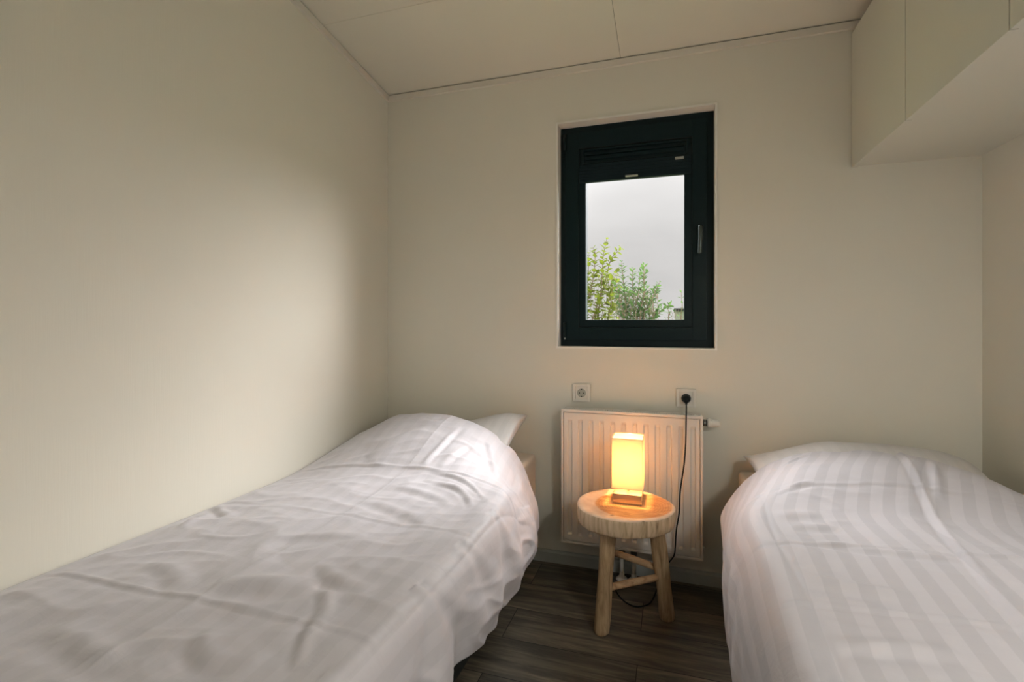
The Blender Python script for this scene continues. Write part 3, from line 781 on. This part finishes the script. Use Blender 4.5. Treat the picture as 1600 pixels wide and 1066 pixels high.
# right bed: hangs over the left side, nearly to the floor; runs to the right wall
Rnear = [(0.150, .165), (0.143, .26), (0.140, .37), (0.150, .47), (0.185, .545), (0.245, .577), (0.40, .585), (0.60, .590), (0.80, .592), (1.00, .585), (1.085, .560)]
Rflat = [(0.160, .185), (0.148, .27), (0.142, .36), (0.155, .46), (0.195, .545), (0.255, .580), (0.40, .594), (0.60, .602), (0.80, .603), (1.00, .590), (1.085, .560)]
Rup = [(0.185, .255), (0.165, .32), (0.160, .40), (0.185, .475), (0.230, .545), (0.295, .600), (0.42, .650), (0.62, .675), (0.82, .670), (0.99, .620), (1.085, .560)]
Rhead = [(0.205, .350), (0.172, .385), (0.168, .43), (0.205, .490), (0.270, .562), (0.350, .625), (0.465, .664), (0.66, .686), (0.84, .674), (0.99, .618), (1.080, .555)]
def disp_r(x, y, z, s, L):
    h = 0.0
    hang = smooth((0.235-x)/0.05); topw = 1-hang
    wallf = smooth((1.085-x)/0.10)
    h += 0.007*nz3(x*2.9+7, y*2.4, 2.3)*wallf
    h += 0.004*nz3(x*8-y*2, y*6+3, 5.1)*topw*wallf
    h += 0.0016*max(0, ridged(x*5-2*y, y*12+x*3, 19.0)-0.4)*topw*wallf*2
    wob = 0.005*nz3(y*4, 3.0, 1.7)
    h -= 0.0036*crease(x-0.255-0.03*smooth((y-1.5)/0.4)+wob, 0.0060)*smooth((1.75-y)/0.05)
    xm = 0.60+0.16*(y-1.15)
    h += 0.0075*crease(x-xm+wob, 0.012)*wallf-0.0050*crease(x-xm+0.020+wob, 0.010)*wallf
    for yc, a in ((1.745, 0.0028), (1.395, 0.0042), (1.11, 0.0032)):
        yw = yc+0.010*nz3(x*5, yc*3)
        h += a*crease(y-yw, 0.005)*topw*wallf-0.8*a*crease(y-yw+0.012, 0.006)*topw*wallf
    for q in ((0.30, 1.42, 0.62, 1.37, 0.014, 0.006, -0.015), (0.26, 1.20, 0.46, 1.17, 0.020, 0.008, 0.0), (0.30, 1.72, 0.42, 1.76, 0.010, 0.004, 0.0), (0.36, 1.93, 0.46, 1.985, 0.006, 0.004, 0.0),
              (0.72, 0.98, 0.62, 0.90, 0.020, 0.008, 0.0), (0.28, 1.58, 0.40, 1.60, 0.022, 0.006, 0.0), (0.30, 1.50, 0.42, 1.52, 0.018, 0.006, 0.0), (0.25, 0.98, 0.45, 1.01, 0.018, 0.007, 0.0), (0.80, 1.95, 0.72, 1.70, 0.012, 0.007, 0.0)):
        h += fold(x, y, *q)*topw
    if hang > 0:
        dn = smooth((0.56-z)/0.30)*smooth((2.02-y)/0.18)
        h += 0.010*dn*nz3(y*5.0, z*3, 13.3)+0.005*dn*nz3(y*14, z*5, 18.8)
        h += 0.006*math.sin((y-0.35*z)*46)*gauss(y-1.36, 0.22)*dn
        h += 0.009*gauss(z-0.36-(y-1.30)*0.75, 0.025)*gauss(y-1.36, 0.15)
    return h, 0.004*nz3(x*6+3, y*6, 2.0)
duvet('duvet', [(0.20, Rnear), (0.9, Rnear), (1.35, Rflat), (1.62, Rflat), (1.82, Rup), (2.01, Rhead)], 0.20, disp_r, m_duvet_r,
      'white duvet with bold satin stripes on the bed in the right corner', hem_first=True, flip=False, uoff=0.0, fixed=lambda x: min(x, 1.094))

def pillow(name, x0, x1, y0, y1, zfun, thick, label, zbot=0.5165, seed=0.0, wr=0.004):
    """pillow of two sewn faces with pinched corners; the underside settles on the mattress"""
    N = 72; bm = bmesh.new(); uvl = bm.loops.layers.uv.new('UVMap'); uv = {}
    xm, ym, ax, ay = (x0+x1)/2, (y0+y1)/2, (x1-x0)/2, (y1-y0)/2
    def P(u, v, sgn):
        px = xm+ax*u*(1-0.065*(1-v*v)**1.0); py = ym+ay*v*(1-0.085*(1-u*u)**1.0)
        w_ = (max(0, 1-abs(u)**2.6)**0.55)*(max(0, 1-abs(v)**2.6)**0.55)
        zm = zfun(px, py)
        c_ = abs(u*v)
        if sgn > 0:
            z = zm+thick*w_+wr*nz3(px*9+seed, py*9, seed)*w_+wr*1.2*math.sin(14*(abs(u)-abs(v)))*c_*w_
        else:
            z = zm-(zm-zbot)*(w_**0.8)
        return Vector((px, py, z))
    sheets = []
    for sgn in (1, -1):
        g_ = [[None]*(N+1) for _ in range(N+1)]
        for i in range(N+1):
            for j in range(N+1):
                # finer steps at the edges
                u = math.sin((i/N*2-1)*PI/2)*0.6+(i/N*2-1)*0.4; v = math.sin((j/N*2-1)*PI/2)*0.6+(j/N*2-1)*0.4
                if sgn < 0 and (i in (0, N) or j in (0, N)): g_[i][j] = sheets[0][i][j]; continue
                vv = bm.verts.new(P(u, v, sgn)); uv[vv] = (u*ax, v*ay); g_[i][j] = vv
        sheets.append(g_)
        for i in range(N):
            for j in range(N):
                q = (g_[i][j], g_[i+1][j], g_[i+1][j+1], g_[i][j+1])
                f_ = bm.faces.new(q if sgn > 0 else q[::-1]); f_.smooth = True
                for lp in f_.loops: lp[uvl].uv = uv[lp.vert]
    me = bpy.data.meshes.new(name); bm.to_mesh(me); bm.free(); me.materials.append(m_pillow)
    o = bpy.data.objects.new(name, me); COL.objects.link(o)
    return tag(o, label, 'pillow')
pillow('pillow', -1.395, -0.645, 1.74, 2.235, lambda x, y: 0.548+0.090*smooth((y-1.74)/0.5)+0.062*smooth((x+0.95)/0.25)*smooth((y-1.95)/0.25), 0.052,
       'white pillow with a pinched corner, half under the duvet by the left wall', seed=1.0)
pillow('pillow', 0.275, 1.010, 1.74, 2.210, lambda x, y: 0.536+0.055*smooth((y-1.76)/0.4)+0.046*smooth((x-0.30)/0.3)*smooth((y-1.76)/0.3)-0.008*smooth((x-0.85)/0.2), 0.074,
       'white pillow under the striped duvet on the bed in the right corner', seed=5.0, wr=0.003)

# ------------------------------------------------------------------ outside
gm = M('meadow_grass', rough=0.9); gm.color(gm.ramp(gm.noise(gm.obj((2, 2, 2)), 1.0, 5), [(0.3, (0.04, 0.07, 0.015)), (0.7, (0.12, 0.17, 0.05))])); m_grass = gm.m
bm = bmesh.new(); box(bm, -60, 60, 2.75, 140, -0.75, -0.45); mk('ground', bm, m_grass, kind='structure')

def leaf_mat(name, a, b, tcol):
    q = M(name, rough=0.5, spec=0.3)
    cc = q.ramp(q.noise(q.obj((9, 9, 9)), 1.0, 2), [(0.35, a), (0.65, b)]); q.color(cc); q.b.inputs['Roughness'].default_value = 0.85; q.b.inputs['Specular IOR Level'].default_value = 0.1
    t_ = q.n('ShaderNodeBsdfTranslucent'); t_.inputs[0].default_value = (*tcol, 1)
    m_ = q.n('ShaderNodeMixShader'); m_.inputs[0].default_value = 0.45
    q.l(q.b.outputs[0], m_.inputs[1]); q.l(t_.outputs[0], m_.inputs[2]); q.l(m_.outputs[0], q.t.nodes['Material Output'].inputs[0])
    return q.m
m_leaf_a = leaf_mat('yellow_green_leaf', (0.055, 0.075, 0.010), (0.095, 0.125, 0.014), (0.105, 0.135, 0.012))
m_leaf_b = leaf_mat('deep_green_leaf', (0.018, 0.045, 0.018), (0.045, 0.080, 0.022), (0.055, 0.105, 0.028))
m_twig = M('brown_twig', (0.10, 0.07, 0.045), 0.8).m

CT, SN = math.cos(YAW), math.sin(YAW)
def at(u, v, Y):
    """the world point a plane at distance Y from the eye holds in direction (u, v)"""
    X = (u-800.0)/775.0; W = -(v-506.5)/775.0
    d = (X*CT-SN, X*SN+CT, W); t = Y/d[1]
    return Vector((t*d[0], Y, EYE+t*d[2]))

def leaf(bm, p, d, up_, ln_, wd, n=5):
    d = d.normalized(); side = d.cross(up_)
    if side.length < 1e-3: side = d.cross(Vector((1, 0, 0)))
    side.normalize(); nr = side.cross(d)
    L = []; R = []; C = []
    for i in range(n+1):
        t = i/n; w_2 = wd*math.sin(PI*(t**0.8))*0.5; c0 = p+d*(ln_*t)-nr*(ln_*0.18*t*t)
        C.append(bm.verts.new(c0)); L.append(bm.verts.new(c0+side*w_2+nr*w_2*0.35)); R.append(bm.verts.new(c0-side*w_2+nr*w_2*0.35))
    for i in range(n):
        for A, B in ((L, C), (C, R)):
            try: bm.faces.new((A[i], A[i+1], B[i+1], B[i])).smooth = True
            except ValueError: pass

def shrub(name, label, branches, Y, lf, spacing, mat, rnd, tw=0.004, base=None, fill=0, fillbox=None):
    root = at(*base, Y); root.z = -0.45
    s = empty(name, root, label=label, cat='shrub')
    bs_, bl_ = bmesh.new(), bmesh.new()
    for br in branches:
        dY = rnd.uniform(-0.12, 0.12)
        pts = [at(u, v, Y+dY+0.03*rnd.uniform(-1, 1)) for u, v in br]
        low = pts[0].copy(); low.z = 0.35; low.x = low.x*0.6+root.x*0.4; low.y = Y+dY*0.5
        pts = spline([root+Vector((rnd.uniform(-.03, .03), rnd.uniform(-.03, .03), 0)), low]+pts, 10)
        n_ = len(pts); tube(bs_, pts, [tw*(2.2-1.8*i/n_) for i in range(n_)], 6)
        acc = 0; ang = rnd.uniform(0, 6.28)
        for i in range(1, n_):
            seg = pts[i]-pts[i-1]; acc += seg.length
            if pts[i].z < 0.75: acc = 0; continue
            while acc > spacing:
                acc -= spacing; ang += 1.571+rnd.uniform(-.3, .3)
                tip = i/n_
                for k in (0, PI):
                    u_, v_ = frame_at(seg); o_ = u_*math.cos(ang+k)+v_*math.sin(ang+k)
                    d = (o_*0.9+seg.normalized()*rnd.uniform(0.3, 0.9)+Vector((0, 0, 0.1))).normalized()
                    sz = lf[0]*rnd.uniform(0.7, 1.15)*(0.55 if tip > 0.93 else 1)
                    leaf(bl_, pts[i]+o_*0.004, d, seg.normalized(), sz, sz*lf[1])
    for _ in range(fill):
        u0, u1, v0, v1 = fillbox
        p = at(rnd.uniform(u0, u1), v1-(v1-v0)*rnd.random()**1.25, Y+rnd.uniform(-.15, .25))
        d = Vector((rnd.uniform(-1, 1), rnd.uniform(-1, 1), rnd.uniform(-.3, 1)))
        sz = lf[0]*rnd.uniform(0.7, 1.1); leaf(bl_, p, d, Vector((rnd.uniform(-.4, .4), rnd.uniform(-.4, .4), 1)), sz, sz*lf[1])
        tube(bs_, [p, p+Vector((rnd.uniform(-.02, .02), 0.01, -0.06))], 0.0012, 4)
    mk('stems', bs_, m_twig, s); mk('foliage', bl_, mat, s)
    return s
rnd = random.Random(7)
shrub('shrub', 'loose yellow-green shrub with broad leaves outside the window, taller of the two', [
    [(930, 500), (938, 465), (941, 430), (943, 400), (948, 374)], [(934, 500), (946, 440), (955, 405), (970, 389)], [(915, 500), (926, 440), (930, 400), (926, 386)],
    [(905, 505), (918, 440), (920, 396)], [(925, 505), (950, 470), (963, 435)], [(895, 500), (905, 450), (908, 410)], [(950, 505), (955, 475), (950, 450)]],
    3.98, (0.052, 0.70), 0.027, m_leaf_a, rnd, base=(925, 700), fill=380, fillbox=(880, 968, 425, 520))
shrub('shrub', 'dense dark green shrub with narrow leaves outside the window, right of the yellow one', [
    [(980, 500), (976, 460), (973, 430), (971, 409)], [(985, 505), (990, 470), (988, 440), (990, 418)], [(990, 505), (996, 470), (999, 440), (1001, 424)],
    [(1005, 505), (1014, 480), (1022, 460), (1031, 441)], [(1000, 505), (1006, 460), (1006, 430), (1007, 413)], [(975, 505), (968, 470), (962, 440)], [(995, 505), (1003, 475), (1009, 452)],
    [(1020, 508), (1027, 492), (1040, 480), (1046, 477)], [(975, 508), (983, 470), (981, 450)], [(1015, 508), (1012, 480), (1017, 466)]],
    3.42, (0.044, 0.42), 0.017, m_leaf_b, rnd, base=(1000, 720), fill=520, fillbox=(962, 1028, 450, 525))
shrub('shrub', 'thin twiggy shrub with sparse dark leaves at the right edge of the window', [
    [(1064, 505), (1066, 480), (1064, 452)], [(1045, 505), (1047, 492), (1042, 480)], [(1072, 505), (1080, 470), (1078, 440)]],
    4.2, (0.030, 0.42), 0.050, m_leaf_b, rnd, base=(1066, 660), fill=14, fillbox=(1040, 1075, 480, 512))
# a low flat-roofed building far off
hx = at(1053, 495, 30.0)
hs = empty('building', (hx.x+3.5, 32.0, -0.45), label='low grey flat-roofed building far beyond the shrubs outside the window', cat='building')
m_hw = M('grey_cladding', (0.32, 0.32, 0.30), 0.8).m
bm = bmesh.new(); box(bm, hx.x+0.05, hx.x+7, 30.05, 34, -0.45, 1.90); mk('building_wall', bm, m_hw, hs)
bm = bmesh.new(); box(bm, hx.x, hx.x+7.1, 29.95, 34.1, 1.85, 2.03); mk('roof', bm, m_gasket, hs)
bm = bmesh.new(); box(bm, hx.x+2.0, hx.x+3.2, 30.0, 30.1, 0.5, 1.6); mk('building_window', bm, m_dark, hs)
